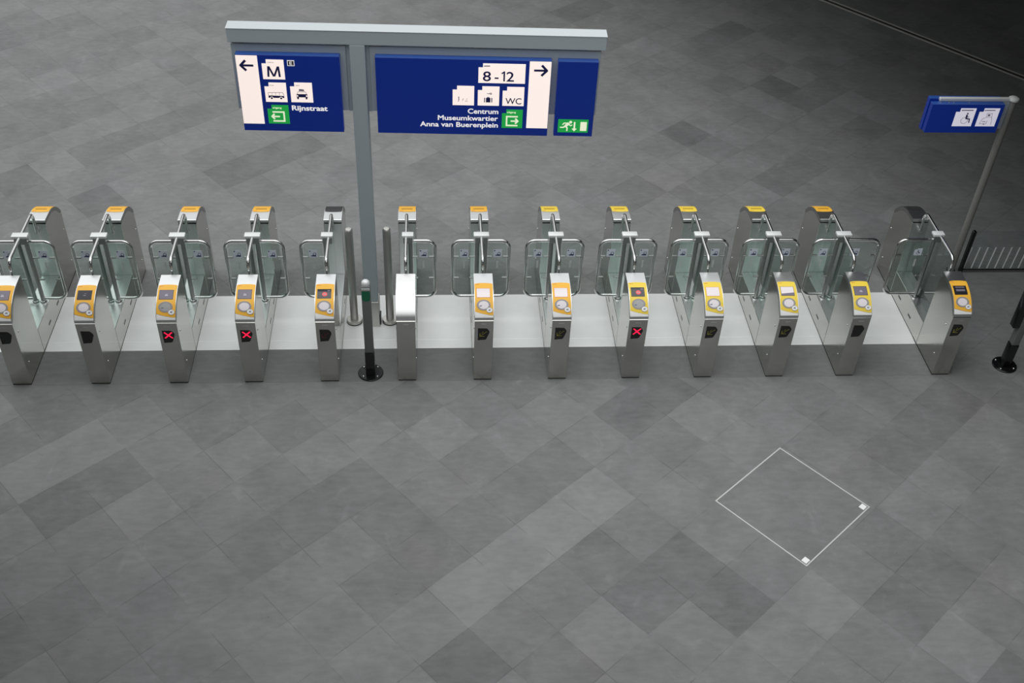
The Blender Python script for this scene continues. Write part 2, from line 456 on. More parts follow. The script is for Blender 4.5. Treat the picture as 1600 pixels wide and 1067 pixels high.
# double metal joint profile across the floor at the upper right
bm = bmesh.new()
GR = mat('joint_profile_metal', (0.62, 0.61, 0.58), 0.5, 0.3)
for u0, u1, mi in ((12.69, 12.74, 0), (12.74, 12.82, 1), (12.82, 12.87, 0)):
    pts = [uvw(u, v) for u, v in ((u0, -14), (u1, -14), (u1, 14), (u0, 14))]
    lo = [bm.verts.new((x, y, 0.0)) for x, y in pts]; hi = [bm.verts.new((x, y, 0.006 if mi == 0 else 0.002)) for x, y in pts]
    fs = [bm.faces.new(lo), bm.faces.new(hi)] + [bm.faces.new((lo[k], lo[(k + 1) % 4], hi[(k + 1) % 4], hi[k])) for k in range(4)]
    for f in fs: f.material_index = mi
g_ = link('trim_2', finish(bm, 'trim_2', [GR, RUBBER], False)); g_['kind'] = 'structure'

# ------------------------------------------------------------------ ticket gates
LEN = 2.24
KN = [(0.006, .937), (0.008, .957), (.024, .987), (.06, 1.032), (.11, 1.080), (.16, 1.117), (.215, 1.146), (.28, 1.170), (.337, 1.183), (.42, 1.190), (.56, 1.195)]
def cr_eval(P, n=4):
    o = []
    for i in range(len(P) - 1):
        p0 = P[max(0, i - 1)]; p1 = P[i]; p2 = P[i + 1]; p3 = P[min(len(P) - 1, i + 2)]
        for k in range(n):
            t = k / n
            o.append(tuple(0.5 * ((2 * b) + (-a + c) * t + (2 * a - 5 * b + 4 * c - d) * t * t + (-a + 3 * b - 3 * c + d) * t ** 3) for a, b, c, d in zip(p0, p1, p2, p3)))
    o.append(P[-1])
    return o
PROF = cr_eval(KN, 3)
ARC = [0.0]
for a_, b_ in zip(PROF, PROF[1:]): ARC.append(ARC[-1] + math.hypot(b_[0] - a_[0], b_[1] - a_[1]))
def prof_at(s):
    s = max(0, min(ARC[-1], s))
    for i in range(len(ARC) - 1):
        if s <= ARC[i + 1] + 1e-9:
            f = (s - ARC[i]) / max(1e-9, ARC[i + 1] - ARC[i])
            a, b = PROF[i], PROF[i + 1]
            dy, dz = b[0] - a[0], b[1] - a[1]; l = math.hypot(dy, dz)
            return a[0] + dy * f, a[1] + dz * f, -dz / l, dy / l
def rmap(a, s, w):
    y, z, ny, nz = prof_at(s)
    return (a, y + ny * w, z + nz * w)
CUTS = [s for s in ARC[4:-1]]
def decal(name, polys, w0, w1, m):
    bm = bmesh.new()
    if not isinstance(m, list): polys = [(polys, 0)]; m = [m]
    for pl, mi in polys: prism2d(bm, pl, w0, w1, rmap, CUTS, mi)
    return finish(bm, name, m)

def slab(bm, prof, x0, x1, mi=0):
    A = [bm.verts.new((x0, y, z)) for y, z in prof]; B = [bm.verts.new((x1, y, z)) for y, z in prof]
    fs = [bm.faces.new(A), bm.faces.new(B)]
    for q in range(len(prof)):
        fs.append(bm.faces.new((A[q], A[(q + 1) % len(prof)], B[(q + 1) % len(prof)], B[q])))
    for f in fs: f.material_index = mi
    return fs

def offset_prof(d):
    o = []
    for i in range(len(PROF)):
        a = PROF[max(0, i - 1)]; b = PROF[min(len(PROF) - 1, i + 1)]
        dy, dz = b[0] - a[0], b[1] - a[1]; l = math.hypot(dy, dz)
        o.append((PROF[i][0] + dz / l * d, PROF[i][1] - dy / l * d))
    return o

def mirror_mesh(me, name):
    n = me.copy(); n.name = name
    n.transform(Matrix(((1, 0, 0, 0), (0, -1, 0, LEN), (0, 0, 1, 0), (0, 0, 0, 1))))
    n.flip_normals()
    return n

# cabinet body under the head
low = [(0.012, .93)] + [p for p in offset_prof(0.05)[6:]]
body = [(0.0, 0.02), (0.0, .930)] + [p for p in low[1:] if p[1] > .931] + [(.585, 1.145), (.585, 0.02)]
bm = bmesh.new()
slab(bm, body, -GW, GW)
bmesh.ops.bevel(bm, geom=[e for e in bm.edges if abs(e.verts[0].co.x - e.verts[1].co.x) < 1e-6], offset=0.004, segments=1, affect='EDGES')
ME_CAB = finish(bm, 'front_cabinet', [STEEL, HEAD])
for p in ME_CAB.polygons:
    if p.normal.y > .9: p.material_index = 1  # face towards the opening in brighter steel, its pale reflection put into the colour
ME_CABR = mirror_mesh(ME_CAB, 'rear_cabinet')
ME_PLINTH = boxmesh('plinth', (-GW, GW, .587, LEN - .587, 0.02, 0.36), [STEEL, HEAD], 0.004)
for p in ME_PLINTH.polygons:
    if p.normal.z > .9: p.material_index = 1  # plinth top brightened the same way for its pale reflection
bm = bmesh.new()
box(bm, -GW + .004, GW - .004, 0.006, LEN - 0.006, 0.0, 0.0205)
ME_FOOT = finish(bm, 'base_skirt', RUBBER)
# head cover
hp = PROF + [(.568, 1.190), (.568, 1.155)] + [p for p in reversed(offset_prof(0.048)[7:-1])] + [(0.03, .937)]
bm = bmesh.new()
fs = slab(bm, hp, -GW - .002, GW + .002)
for f in fs[:2]: f.material_index = 1  # head sides darker, their dark reflections put into the steel colour
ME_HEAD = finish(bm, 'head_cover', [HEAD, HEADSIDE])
ME_HEADR = mirror_mesh(ME_HEAD, 'head_cover')
ME_HEADP = ME_HEAD.copy(); ME_HEADP.materials[0] = POLISH
# reader decals
ytop = [(-.106, .462), (-.095, .472), (-.05, .479), (0, .481), (.05, .479), (.095, .472), (.106, .462)]
ybot = [(.106, .062), (.07, .063), (.02, .072), (-.04, .085), (-.08, .096), (-.106, .105)]
ME_YEL = decal('reader_panel', [([ytop + ybot], 0), ([stroke((-.092, .457), (-.045, .457), .009)], 1)], 0.0, .003, [YELLOW, ORANGE])
_b = bmesh.new()
prism2d(_b, [ytop + ybot], 0.0, .003, rmap, CUTS, 0)
prism2d(_b, [stroke((-.092, .455), (-.048, .455), .008)], .003, .0034, rmap, None, 1)
ME_YEL = finish(_b, 'reader_panel', [YELLOW, ORANGE])
ME_WSTRIP = decal('white_edge', [[(-.106, .100)] + [(x, s - .004) for x, s in reversed(ybot)][1:] + [(.106, .033), (-.106, .033)]], 0.0, .0025, WHITEP)
scr = [(-.082, .274), (.07, .274), (.07, .391), (-.082, .391)]
def screen(kind):
    bm = bmesh.new()
    mats = [ORANGE, {'lit': SCR_LIT, 'grey': SCR_GREY, 'dark': SCR_DARK, 'red': SCR_DARK, 'half': SCR_LIT, 'purple': SCR_DARK}[kind], SCR_TXT, SCR_RED, SCR_GREY]
    frame = [(-.086, .270), (.074, .270), (.074, .395), (-.086, .395)]
    if kind != 'lit': mats[0] = BLACK
    prism2d(bm, [frame], .003, .0042, rmap, CUTS, 0)
    prism2d(bm, [scr], .0042, .0052, rmap, CUTS, 1)
    if kind == 'grey': prism2d(bm, [stroke((-.02, .32), (.015, .32), .014), stroke((-.016, .335), (.01, .335), .008)], .0052, .0057, rmap, None, 2)
    if kind == 'dark': prism2d(bm, [stroke((-.02, .325), (.01, .325), .012), stroke((-.01, .35), (.012, .35), .006)], .0052, .0057, rmap, None, 4)
    if kind == 'purple': prism2d(bm, [stroke((-.06, .33), (.05, .33), .028), stroke((-.06, .372), (.05, .372), .016)], .0052, .0057, rmap, CUTS, 4)
    if kind == 'half': prism2d(bm, [[(-.082, .274), (.07, .274), (.07, .312), (-.082, .298)]], .0052, .0057, rmap, CUTS, 4)
    if kind == 'red':
        prism2d(bm, [ell(.0, .325, .030, .028, 20)], .0052, .0057, rmap, None, 3)
        prism2d(bm, [stroke((-.016, .325), (.016, .325), .008)], .0057, .006, rmap, None, 2)
        prism2d(bm, [stroke((.03, .372), (.06, .372), .016)], .0052, .0057, rmap, None, 4)
    return finish(bm, 'screen', mats)
SCREENS = {k: screen(k) for k in ('lit', 'grey', 'dark', 'red', 'half', 'purple')}
ME_RING = decal('reader_ring', ring_quads(-.005, .181, .080, .063, .022, .016), .003, .0065, GREYRING)
def disc(m, mark):
    bm = bmesh.new()
    prism2d(bm, [ell(-.005, .181, .060, .049)], .003, .005, rmap, CUTS, 0)
    if mark: prism2d(bm, [stroke((-.052, .168), (-.026, .172), .010)], .005, .0055, rmap, None, 1)
    return finish(bm, 'reader_disc', [m, LOGO])
DISCS = {('w', 0): disc(DISC_W, 0), ('w', 1): disc(DISC_W, 1), ('g', 1): disc(DISC_G, 1)}
bm = bmesh.new()
prism2d(bm, [ell(.062, .121, .038, .031, 24)], .0065, .008, rmap, None, 0)
prism2d(bm, [ell(.062, .121, .034, .0275, 24)], .008, .0088, rmap, None, 1)
prism2d(bm, strokes([(.052, .112), (.056, .131)], .006) + strokes([(.075, .132), (.058, .121), (.074, .112)], .006), .0088, .0094, rmap, None, 2)
ME_BADGE = finish(bm, 'logo_badge', [GREYRING, WHITEP, LOGO])
READER = [('reader_panel', ME_YEL), ('white_edge', ME_WSTRIP), ('reader_ring', ME_RING), ('logo_badge', ME_BADGE)]
ME_SLOTTEXT = None
R_YEL, R_WS, R_RING, R_BADGE = [mirror_mesh(m, n) for n, m in READER]
_b = bmesh.new()
prism2d(_b, [stroke((-.072, .402), (.066, .402), .022)], .003, .0042, rmap, CUTS, 0)
R_SCR = mirror_mesh(finish(_b, 'screen_hood', BROWN), 'screen_hood')
R_DARK = mirror_mesh(decal('dark_reflection', [ytop + ybot], 0.0, .003, mat('dark_reflection_colour', (0.035, 0.035, 0.037), 0.4)), 'dark_reflection')  # dark reflection of the plain steel top, put into a near-black sheet
def recolour(me, m):
    n = me.copy(); n.materials[0] = m
    return n
YEL_L, R_YEL_L = recolour(ME_YEL, LEMON), recolour(R_YEL, LEMON); R_DISC = mirror_mesh(DISCS['w', 0], 'reader_disc')

# display on the front
fmap = lambda a, b, w: (a, -w, b)
bm = bmesh.new()
prism2d(bm, [[(-.070, .640), (.020, .648), (.034, .665), (.064, .752), (.066, .766), (.058, .784), (.042, .806), (.030, .816), (-.070, .819)]], 0.0, .004, fmap)
ME_DISP = finish(bm, 'status_display', BLACK)
def led(kind):
    bm = bmesh.new()
    if kind == 'cross':
        c = (-.004, .755); r = .038
        ps = []
        for k in range(-4, 5):
            for sgn in (1, -1):
                x, y = c[0] + k * r / 4, c[1] + sgn * k * r / 4
                ps.append([(x - .0085, y - .007), (x + .0085, y - .007), (x + .0085, y + .007), (x - .0085, y + .007)])
        for i, p in enumerate(ps): prism2d(bm, [p], .004, .0046 + .00002 * i, fmap)
        m = LEDRED
        nm = 'cross_symbol'
    else:
        pts = [(-.045 + .011 * k, .700 + .010 * k) for k in range(8)] + [(-.045, .700 + .011 * k) for k in range(1, 5)] + [(-.045 + .012 * k, .700) for k in range(1, 5)] + [(-.02, .75), (-.01, .765)]
        for i, (x, y) in enumerate(pts): prism2d(bm, [[(x - .004, y - .003), (x + .004, y - .003), (x + .004, y + .003), (x - .004, y + .003)]], .004, .0046 + .00002 * i, fmap)
        m = LEDYEL if kind == 'arrow' else LEDDIM
        nm = 'arrow_symbol'
    return nm, finish(bm, nm, m, False)
LEDS = {k: led(k) for k in ('cross', 'arrow', 'dim')}
bm = bmesh.new(); prism2d(bm, [stroke((-.034, .884), (.034, .884), .008)], 0, .001, fmap)
ME_LINE = finish(bm, 'engraved_plate', HEAD, False)

def screw_mesh(sx):
    bm = bmesh.new()
    lathe(bm, (0, 0), [(.012, 0), (.012, .003), (.008, .007), (0, .008)], 12)
    me = finish(bm, 'screw', BOLT)
    me.transform(Matrix.Rotation(R(90) * sx, 4, 'Y'))
    return me
ME_SCREW = {s: screw_mesh(s) for s in (-1, 1)}
def slot_mesh(s):
    bm = bmesh.new(); x0, x1 = (s * GW, s * (GW + .002))
    box(bm, min(x0, x1), max(x0, x1), -.045, .045, -.013, .013)
    return finish(bm, 'slot', BLACK, False)
ME_SLOT = {s: slot_mesh(s) for s in (-1, 1)}

# hand rail over the opening, cap plate, centre glass
bm = bmesh.new()
tube(bm, fillet([(0, LEN - .625, 1.06), (0, LEN - .625, 1.342), (0, .625, 1.342), (0, .625, 1.06)], .085, 10), .0205, 14)
ME_RAIL = finish(bm, 'hand_rail', TUBE)
bm = bmesh.new()
for y in (.605, LEN - .605): box(bm, -.022, .022, min(y, y + (.028 if y < 1 else -.028)), max(y, y + (.028 if y < 1 else -.028)), 1.045, 1.085, .004)
ME_CLAMP = [boxmesh('rail_clamp', (-.022, .022, .585, .640, 1.04, 1.085), BOLT, .005), boxmesh('rail_clamp', (-.022, .022, LEN - .640, LEN - .585, 1.04, 1.085), BOLT, .005)]
bm.free()
def plate(x0, x1):
    return boxmesh('cap_plate', (x0, x1, 1.075, 1.165, 1.336, 1.372), PLATE, .008, 2)
def hub(x0, x1):
    return boxmesh('hinge_hub', (x0, x1, 1.085, 1.155, 1.245, 1.336), HINGE, .006)
PLATES = {0: (plate(-.094, .094), hub(-.075, .075)), -1: (plate(-.092, .05), hub(-.075, .035)), 1: (plate(-.052, .09), hub(-.035, .075))}
ME_CGLASS = boxmesh('centre_glass', (-.005, .005, .625, LEN - .625, .362, 1.326), GLASS)
ME_HPOST = finish(cyl(bmesh.new(), (0, 0), .026, .385, 1.25, 18), 'hinge_post', HINGE)
ME_HDISC = finish(lathe(bmesh.new(), (0, 0), [(.042, .36), (.042, .372), (.036, .382), (.026, .386)], 20), 'hinge_disc', TUBE)

def door(s, w):
    """swing door leaf on side s (-1 left, 1 right) reaching out to w: tube frame, glass, clips, sticker, pale bar"""
    bm = bmesh.new()
    x_in, x_out = .066, w - .019
    tube(bm, fillet([(s * x_in, 1.12, 1.268), (s * x_out, 1.12, 1.268), (s * x_out, 1.12, .415), (s * x_in * .9, 1.12, .415)], .105, 10), .0195, 14)
    fr = finish(bm, 'door_leaf', TUBE)
    gx0, gx1 = .088, w - .050
    bm = bmesh.new()
    pts = []
    for cx, cz, a0 in ((gx1 - .06, 1.235 - .06, 0), (gx0 + .01, 1.235 - .01, 90), (gx0 + .01, .448 + .01, 180), (gx1 - .06, .448 + .06, 270)):
        rr = .06 if cx > .2 and a0 in (0, 270) else .01
        for k in range(7):
            a = R(a0 + 15 * k); pts.append((s * (cx + rr * math.cos(a)), cz + rr * math.sin(a)))
    prism2d(bm, [pts], -.004, .004, lambda a, b, w_: (a, 1.12 - w_, b))
    gl = finish(bm, 'door_glass', GLASS, False)
    clips = []
    for x0, x1 in ((gx0 - .028, gx0 + .05), (gx1 - .05, gx1 + .04)):
        for z in (1.03, .705):
            clips.append(boxmesh('glass_clip', (min(s * x0, s * x1), max(s * x0, s * x1), 1.108, 1.132, z - .009, z + .009), HINGE, .004))
    m = lambda a, b, w_: (a, 1.12 - w_, b)
    bm = bmesh.new()
    cx = s * .205
    wide = w > .45
    if s < 0 and wide:   # wheelchair mark on the wide lane
        prism2d(bm, [[(cx - .05, 1.03), (cx + .05, 1.03), (cx + .05, 1.135), (cx - .015, 1.135), (cx - .015, 1.118), (cx - .05, 1.118)]], .004, .006, m, None, 0)
        prism2d(bm, [ell(cx - .002, 1.108, .006, .006, 12), stroke((cx - .002, 1.10), (cx, 1.075), .010), stroke((cx, 1.078), (cx + .02, 1.076), .008), stroke((cx + .02, 1.078), (cx + .024, 1.055), .006)] + ring_quads(cx - .004, 1.064, .018, .018, .004, .004, 14), .006, .0066, m, None, 1)
    else:
        prism2d(bm, [[(cx - .052, 1.027), (cx + .052, 1.027), (cx + .052, 1.137), (cx - .052, 1.137)]], .004, .006, m, None, 0)
        prism2d(bm, [ell(cx - .036, 1.122, .009, .009, 12), [(cx - .032, 1.046), (cx + .034, 1.042), (cx + .034, 1.062), (cx - .002, 1.066), (cx - .02, 1.058)]] + ring_quads(cx + .018, 1.078, .020, .022, .006, .006, 16), .006, .0066, m, None, 1)
    stk = finish(bm, 'sticker', [STICK, STICKB], False)
    bm = bmesh.new()
    prism2d(bm, [stroke((cx, .855), (cx, .968), .022)], .004, .0048, m)  # pale upright bar on the glass of the leaf
    et = finish(bm, 'pale_bar', PALEBAR, False)
    return fr, gl, clips, stk, et
DOORS = {(s, w): door(s, w) for s, w in ((-1, .366), (1, .366), (1, .510), (-1, .510))}

# variant of each gate: (led, screen, disc, rear yellow, reader, hinge side, left leaf, right leaf, label)
GROUP = 'ticket gates in one row across the hall'
V = [
 (None, 'grey', ('w', 0), 1, 1, 0, .366, .366, 'steel ticket gate at the far left end, cut off by the photo edge'),
 (None, 'dark', ('w', 0), 1, 1, 0, .366, .366, 'steel ticket gate with black screen and unlit display, second from the left end'),
 ('cross', 'grey', ('g', 1), 1, 1, 0, .366, .366, 'steel ticket gate with red cross lit and a grey card disc, third from the left'),
 ('cross', 'grey', ('w', 0), 1, 1, 0, .366, .366, 'steel ticket gate with red cross lit and a white card disc, fourth from the left'),
 ('dim', 'red', ('w', 0), 0, 1, -1, .366, 0, 'steel ticket gate just left of the sign post, left door only, unlit display'),
 (None, None, None, 1, 0, 1, 0, .366, 'steel ticket gate right of the sign post with blank silver top and no card reader'),
 ('arrow', 'lit', ('w', 1), 1, 1, 0, .366, .366, 'upright steel ticket gate with lit pale screen, next right of the blank silver gate'),
 ('arrow', 'lit', ('w', 1), 1, 1, 0, .366, .366, 'steel ticket gate with pale screen, next left of the one showing a red cross'),
 ('cross', 'red', ('g', 1), 1, 1, 0, .366, .366, 'steel ticket gate with lit red cross, the only one right of the sign post'),
 ('arrow', 'lit', ('w', 1), 1, 1, 0, .366, .366, 'steel ticket gate with pale screen, just right of the red cross gate'),
 ('arrow', 'half', ('w', 0), 1, 1, 0, .366, .366, 'steel ticket gate with half pale half grey screen, third from the right end'),
 (None, 'grey', ('w', 0), 1, 1, 0, .366, .510, 'steel ticket gate with grey screen and unlit display, left of the wide lane'),
 ('arrow', 'purple', ('w', 0), 0, 1, -1, .510, 0, 'steel ticket gate at the right end of the row with dark rear top'),
]
for gi, (X, (ld, sc, dc, ry, rd, hs, wl, wr, lab)) in enumerate(zip(GX, V)):
    g = thing('ticket_gate', lab, 'ticket gate', (X, 0, 0), 0, GROUP)
    link('base_skirt', ME_FOOT, g)
    cab = link('front_cabinet', ME_CAB, g)
    rear = link('rear_cabinet', ME_CABR, g)
    pl = link('plinth', ME_PLINTH, g)
    for s in (-1, 1):
        for y, z in ((.103, .742), (.118, .262)):
            link('screw', ME_SCREW[s], cab, (s * GW, y, z))
            link('screw', ME_SCREW[s], rear, (s * GW, LEN - y + .04, z - .04))
        for y in (.97, 1.357): link('slot', ME_SLOT[s], pl, (0, y, .15))
    link('engraved_plate', ME_LINE, cab)
    if rd:
        d = link('status_display', ME_DISP, g)
        if ld: link(LEDS[ld][0], LEDS[ld][1], d)
    h = link('head_cover', ME_HEAD if rd else ME_HEADP, g)
    if rd:
        for n, m in READER: link(n, YEL_L if n == 'reader_panel' and gi in (8, 9, 10, 11) else m, h)
        link('screen', SCREENS[sc], h)
        link('reader_disc', DISCS[dc], h)
    hr = link('head_cover', ME_HEADR, g)
    if ry:
        for n, m in (('reader_panel', R_YEL_L if gi in (7, 8, 9, 10) else R_YEL), ('white_edge', R_WS), ('reader_ring', R_RING), ('logo_badge', R_BADGE), ('screen_hood', R_SCR), ('reader_disc', R_DISC)): link(n, m, hr)
    else: link('dark_reflection', R_DARK, hr)['label'] = 'dark reflection on the plain steel rear top'
    rail = link('hand_rail', ME_RAIL, g)
    for m in ME_CLAMP: link('rail_clamp', m, rail)
    link('cap_plate', PLATES[hs][0], g)
    link('hinge_hub', PLATES[hs][1], g)
    link('centre_glass', ME_CGLASS, g)
    for s, w in ((-1, wl), (1, wr)):
        if not w: continue
        hp_ = link('hinge_post', ME_HPOST, g, (s * .048, 1.12, 0))
        link('hinge_disc', ME_HDISC, hp_)
        fr, gl, clips, stk, et = DOORS[s, w]
        dl = link('door_leaf', fr, g)
        link('door_glass', gl, dl)
        for c in clips: link('glass_clip', c, dl)
        link('sticker', stk, dl); link('pale_bar', et, dl)

# ------------------------------------------------------------------ sign gantry
GA = -R(1.67)
GC = (-1.37, 1.10, 0.0)
gan = thing('sign_gantry', 'tall grey T shaped sign post with a pale topped crossbeam standing between the gates', 'sign post', GC, GA)
bm = box(bmesh.new(), -.072, .092, -.085, .085, 0.02, 3.86, .006)
link('post', finish(bm, 'post', GREYP), gan)
bm = box(bmesh.new(), -1.333, 2.635, -.085, .085, 3.86, 4.012, .004)
cb = link('crossbeam', finish(bm, 'crossbeam', GREYP), gan)
link('pale_top_plate', boxmesh('pale_top_plate', (-1.338, 2.640, -.089, .089, 4.012, 4.018), PALETOP, .001), cb)['label'] = 'pale top face'  # top face in a paler grey than the beam
for x0, x1 in ((-1.315, -.115), (.135, 2.595)):
    link('backing_panel', boxmesh('backing_panel', (x0, x1, -.04, .04, 3.065, 3.825), GREYP, .004), gan)
for x in (-1.24, -.2, .22, 1.3, 2.5):
    link('bracket', boxmesh('bracket', (x - .06, x + .06, -.03, .03, 3.825, 3.86), HINGE), gan)
for x0, x1 in ((-.115, -.072), (.092, .135)):
    link('side_flange', boxmesh('side_flange', (x0, x1, -.025, .025, 3.05, 3.86), GREYP, .003), gan)
link('base_cover', boxmesh('base_cover', (-.086, .104, -.097, .097, 0.0, .41), MATSTEEL, .005), gan)
link('base_tab', boxmesh('base_tab', (.104, .120, -.05, .05, 0.0, .16), BLACKP, .003), gan)

def text_polys(bm, body, x, z, w, h, mapf, w0, w1, align='L', bold=0.0, mi=0):
    """letters of the built-in font laid flat, scaled to the width and the capital height wanted"""
    cu = bpy.data.curves.new('lettering', 'FONT')
    cu.body = body; cu.size = 1.0; cu.fill_mode = 'FRONT'; cu.resolution_u = 4
    ob = bpy.data.objects.new('lettering', cu)
    me = ob.to_mesh()
    vs = [v.co.copy() for v in me.vertices]
    fs = [tuple(p.vertices) for p in me.polygons]
    ob.to_mesh_clear()
    bpy.data.objects.remove(ob); bpy.data.curves.remove(cu)
    x0, x1 = min(v.x for v in vs), max(v.x for v in vs)
    cap = 0.73
    sx = w / (x1 - x0); sz = h / cap
    ox = x if align == 'L' else x - w
    tmp = bmesh.new()
    shifts = [(0, 0)] if bold <= 0 else [(-bold, 0), (bold, 0), (0, bold * .7), (0, -bold * .7)]
    for q, (dx, dy) in enumerate(shifts):
        tv = [tmp.verts.new((ox + (v.x - x0 + dx) * sx, z + (v.y + dy) * sz, w1 + q * 3e-5)) for v in vs]
        for f in fs:
            try: tmp.faces.new([tv[i] for i in f])
            except ValueError: pass
    r = bmesh.ops.extrude_face_region(tmp, geom=tmp.faces[:])
    for v in r['geom']:
        if isinstance(v, bmesh.types.BMVert): v.co.z = w0
    bmesh.ops.recalc_face_normals(tmp, faces=tmp.faces[:])
    vm = {v: bm.verts.new(mapf(*v.co)) for v in tmp.verts}
    for f in tmp.faces:
        try: bm.faces.new([vm[v] for v in f.verts]).material_index = mi
        except ValueError: pass
    tmp.free()
    return bm

def notch(x0, x1, z0, z1, nx=.047, nz=.047):
    return [(x0, z0), (x1, z0), (x1, z1), (x0 + nx, z1), (x0 + nx, z1 - nz), (x0, z1 - nz)]

class Sign:
    """a shallow light box on a plane facing -y; drawing is in (x, z) of the frame it hangs in"""
    def __init__(self, name, label, x0, x1, z0, z1, front, back, frame_loc, frame_rot, cat='sign', bodymat=None):
        self.o = (x0 + x1) / 2, z0
        self.front = front
        c = Vector((self.o[0], back, z0))
        c = Matrix.Rotation(frame_rot, 3, 'Z') @ c + Vector(frame_loc)
        self.t = thing(name, label, cat, c, frame_rot)
        self.back = back
        link('sign_box', boxmesh('sign_box', (x0 - self.o[0], x1 - self.o[0], front - back, 0, 0, z1 - z0), bodymat or SIGNBLUE, .003), self.t)
        link('top_sheen', boxmesh('top_sheen', (x0 - self.o[0], x1 - self.o[0], front - back, 0, z1 - z0, z1 - z0 + .004), SIGNSHEEN, .001), self.t)  # thin sheet added on top, sky gloss put into its lighter blue
        self.map = lambda a, b, w: (a - self.o[0], front - back - w, b - z0)
    def draw(self, name, layers, mats, parent=None, label=None):
        bm = bmesh.new()
        for polys, w0, w1, mi in layers:
            if callable(polys): polys(bm, w0, w1, mi)
            else:
                for i, p in enumerate(polys): prism2d(bm, [p], w0, w1 + i * 2e-6, self.map, None, mi)
        o = link(name, finish(bm, name, mats, False), parent or self.t)
        if label: o['label'] = label
        return o
    def text(self, s, x, z, w, h, align='L', bold=0.0):
        return lambda bm, w0, w1, mi: text_polys(bm, s, x, z, w, h, self.map, w0, w1, align, bold, mi)
A0, A1, B1 = 0.0, .003, .0045

def arrow(x0, x1, z, h, w):   # arrow whose tip is x0, tail x1
    d = 1 if x1 > x0 else -1
    k = h / 2
    return [stroke((x0 + d * .012, z), (x1, z), w), stroke((x0, z - w * .2), (x0 + d * k, z + k), w * 1.1), stroke((x0, z + w * .2), (x0 + d * k, z - k), w * 1.1)]
def exit_mark(x0, x1, z0, z1, flip):
    """square bracket with an arrow out of it"""
    t = .017
    q = [stroke((x0, z1), (x1, z1), t), stroke((x0, z0), (x1, z0), t), stroke((x1 if flip else x0, z0 - t / 2), (x1 if flip else x0, z1 + t / 2), t)]
    zc = (z0 + z1) / 2
    if flip: q += arrow(x0 - .012, x0 + .075, zc, .062, .017)
    else: q += arrow(x1 + .004, x1 - .078, zc, .062, .017)
    return q

# left sign
s = Sign('direction_sign', 'blue backlit direction sign with left arrow and Rijnstraat, left of the grey post', -1.264, -.178, 2.842, 3.742, -.125, -.045, GC, GA)
s.draw('white_strip', [([[(-1.262, 2.93), (-1.036, 2.93), (-1.036, 3.737), (-1.262, 3.737)]], A0, A1, 0)], [SIGNWHITE])
s.draw('left_arrow', [(arrow(-1.222, -1.083, 3.623, .118, .024), A1, B1, 0)], [SIGNNAVY])
s.draw('metro_tile', [([notch(-.996, -.764, 3.468, 3.696)], A0, A1, 0), ([stroke((-.938, 3.497), (-.930, 3.619), .021), stroke((-.818, 3.497), (-.826, 3.619), .021), stroke((-.926, 3.617), (-.880, 3.503), .020), stroke((-.830, 3.617), (-.876, 3.503), .020)], A1, B1, 1), (s.text('metro', -.935, 3.660, .066, .014), A1, B1, 2)], [SIGNWHITE, SIGNNAVY, SIGNGREY])
s.draw('exit_letter_tile', [([[(-.727, 3.627), (-.652, 3.627), (-.652, 3.692), (-.727, 3.692)]], A0, A1, 0), ([[(-.720, 3.634), (-.659, 3.634), (-.659, 3.685), (-.720, 3.685)]], A1, A1 + .001, 1), (s.text('E', -.703, 3.641, .028, .038, bold=.008), A1 + .001, B1, 0)], [SIGNTEXT, BLACK])
bx0, bx1, bz = -.962, -.794, 3.237
bus = [[(bx0, bz + .012), (bx1, bz + .012), (bx1, bz + .036), (bx0 + .002, bz + .040)]]
busl = strokes([(bx0 + .002, bz + .04), (bx0, bz + .074), (bx1 - .012, bz + .077), (bx1, bz + .04)], .004) + [stroke((bx0 + .04 * k, bz + .04), (bx0 + .04 * k, bz + .075), .003) for k in (1, 2, 3)]
s.draw('bus_tile', [([notch(-.994, -.763, 3.199, 3.429)], A0, A1, 0), (bus, A1, B1, 1), (busl, A1, B1, 2), ([ell(bx0 + .034, bz + .010, .018, .016, 16), ell(bx1 - .034, bz + .010, .018, .016, 16)], B1, B1 + .0006, 0), ([ell(bx0 + .034, bz + .009, .012, .011, 16), ell(bx1 - .034, bz + .009, .012, .011, 16)], B1 + .0006, B1 + .0012, 1), (s.text('bus', -.935, 3.393, .040, .014), A1, B1, 2)], [SIGNWHITE, SIGNNAVY, SIGNGREY])
tx = -.602
s.draw('taxi_tile', [([notch(-.722, -.487, 3.201, 3.435)], A0, A1, 0),
    ([[(tx - .060, 3.262), (tx + .060, 3.262), (tx + .060, 3.290), (tx + .052, 3.300), (tx - .052, 3.300), (tx - .060, 3.290)], [(tx - .055, 3.240), (tx - .036, 3.240), (tx - .036, 3.262), (tx - .055, 3.262)], [(tx + .036, 3.240), (tx + .055, 3.240), (tx + .055, 3.262), (tx + .036, 3.262)]], A1, B1, 1),
    (strokes([(tx - .054, 3.298), (tx - .038, 3.328), (tx + .038, 3.328), (tx + .054, 3.298)], .004), A1, B1, 2),
    ([[(tx - .030, 3.336), (tx + .028, 3.336), (tx + .024, 3.356), (tx - .026, 3.360)]], A1, B1, 2),
    ([ell(tx - .050, 3.278, .010, .009, 12), ell(tx + .050, 3.278, .010, .009, 12)], B1, B1 + .0006, 0), (s.text('taxi', -.662, 3.398, .040, .014), A1, B1, 2)], [SIGNWHITE, SIGNNAVY, SIGNGREY])
s.draw('exit_tile', [([notch(-.990, -.761, 2.935, 3.162)], A0, A1, 0), (exit_mark(-.938, -.816, 2.968, 3.078, True), A1, B1, 1), (s.text('uitgang', -.932, 3.120, .096, .022, bold=.012), A1, B1, 1)], [SIGNGREEN, SIGNPALE])
s.draw('street_name', [(s.text('Rijnstraat', -.722, 3.102, .380, .061, bold=.03), A0, .002, 0)], [SIGNTEXT])

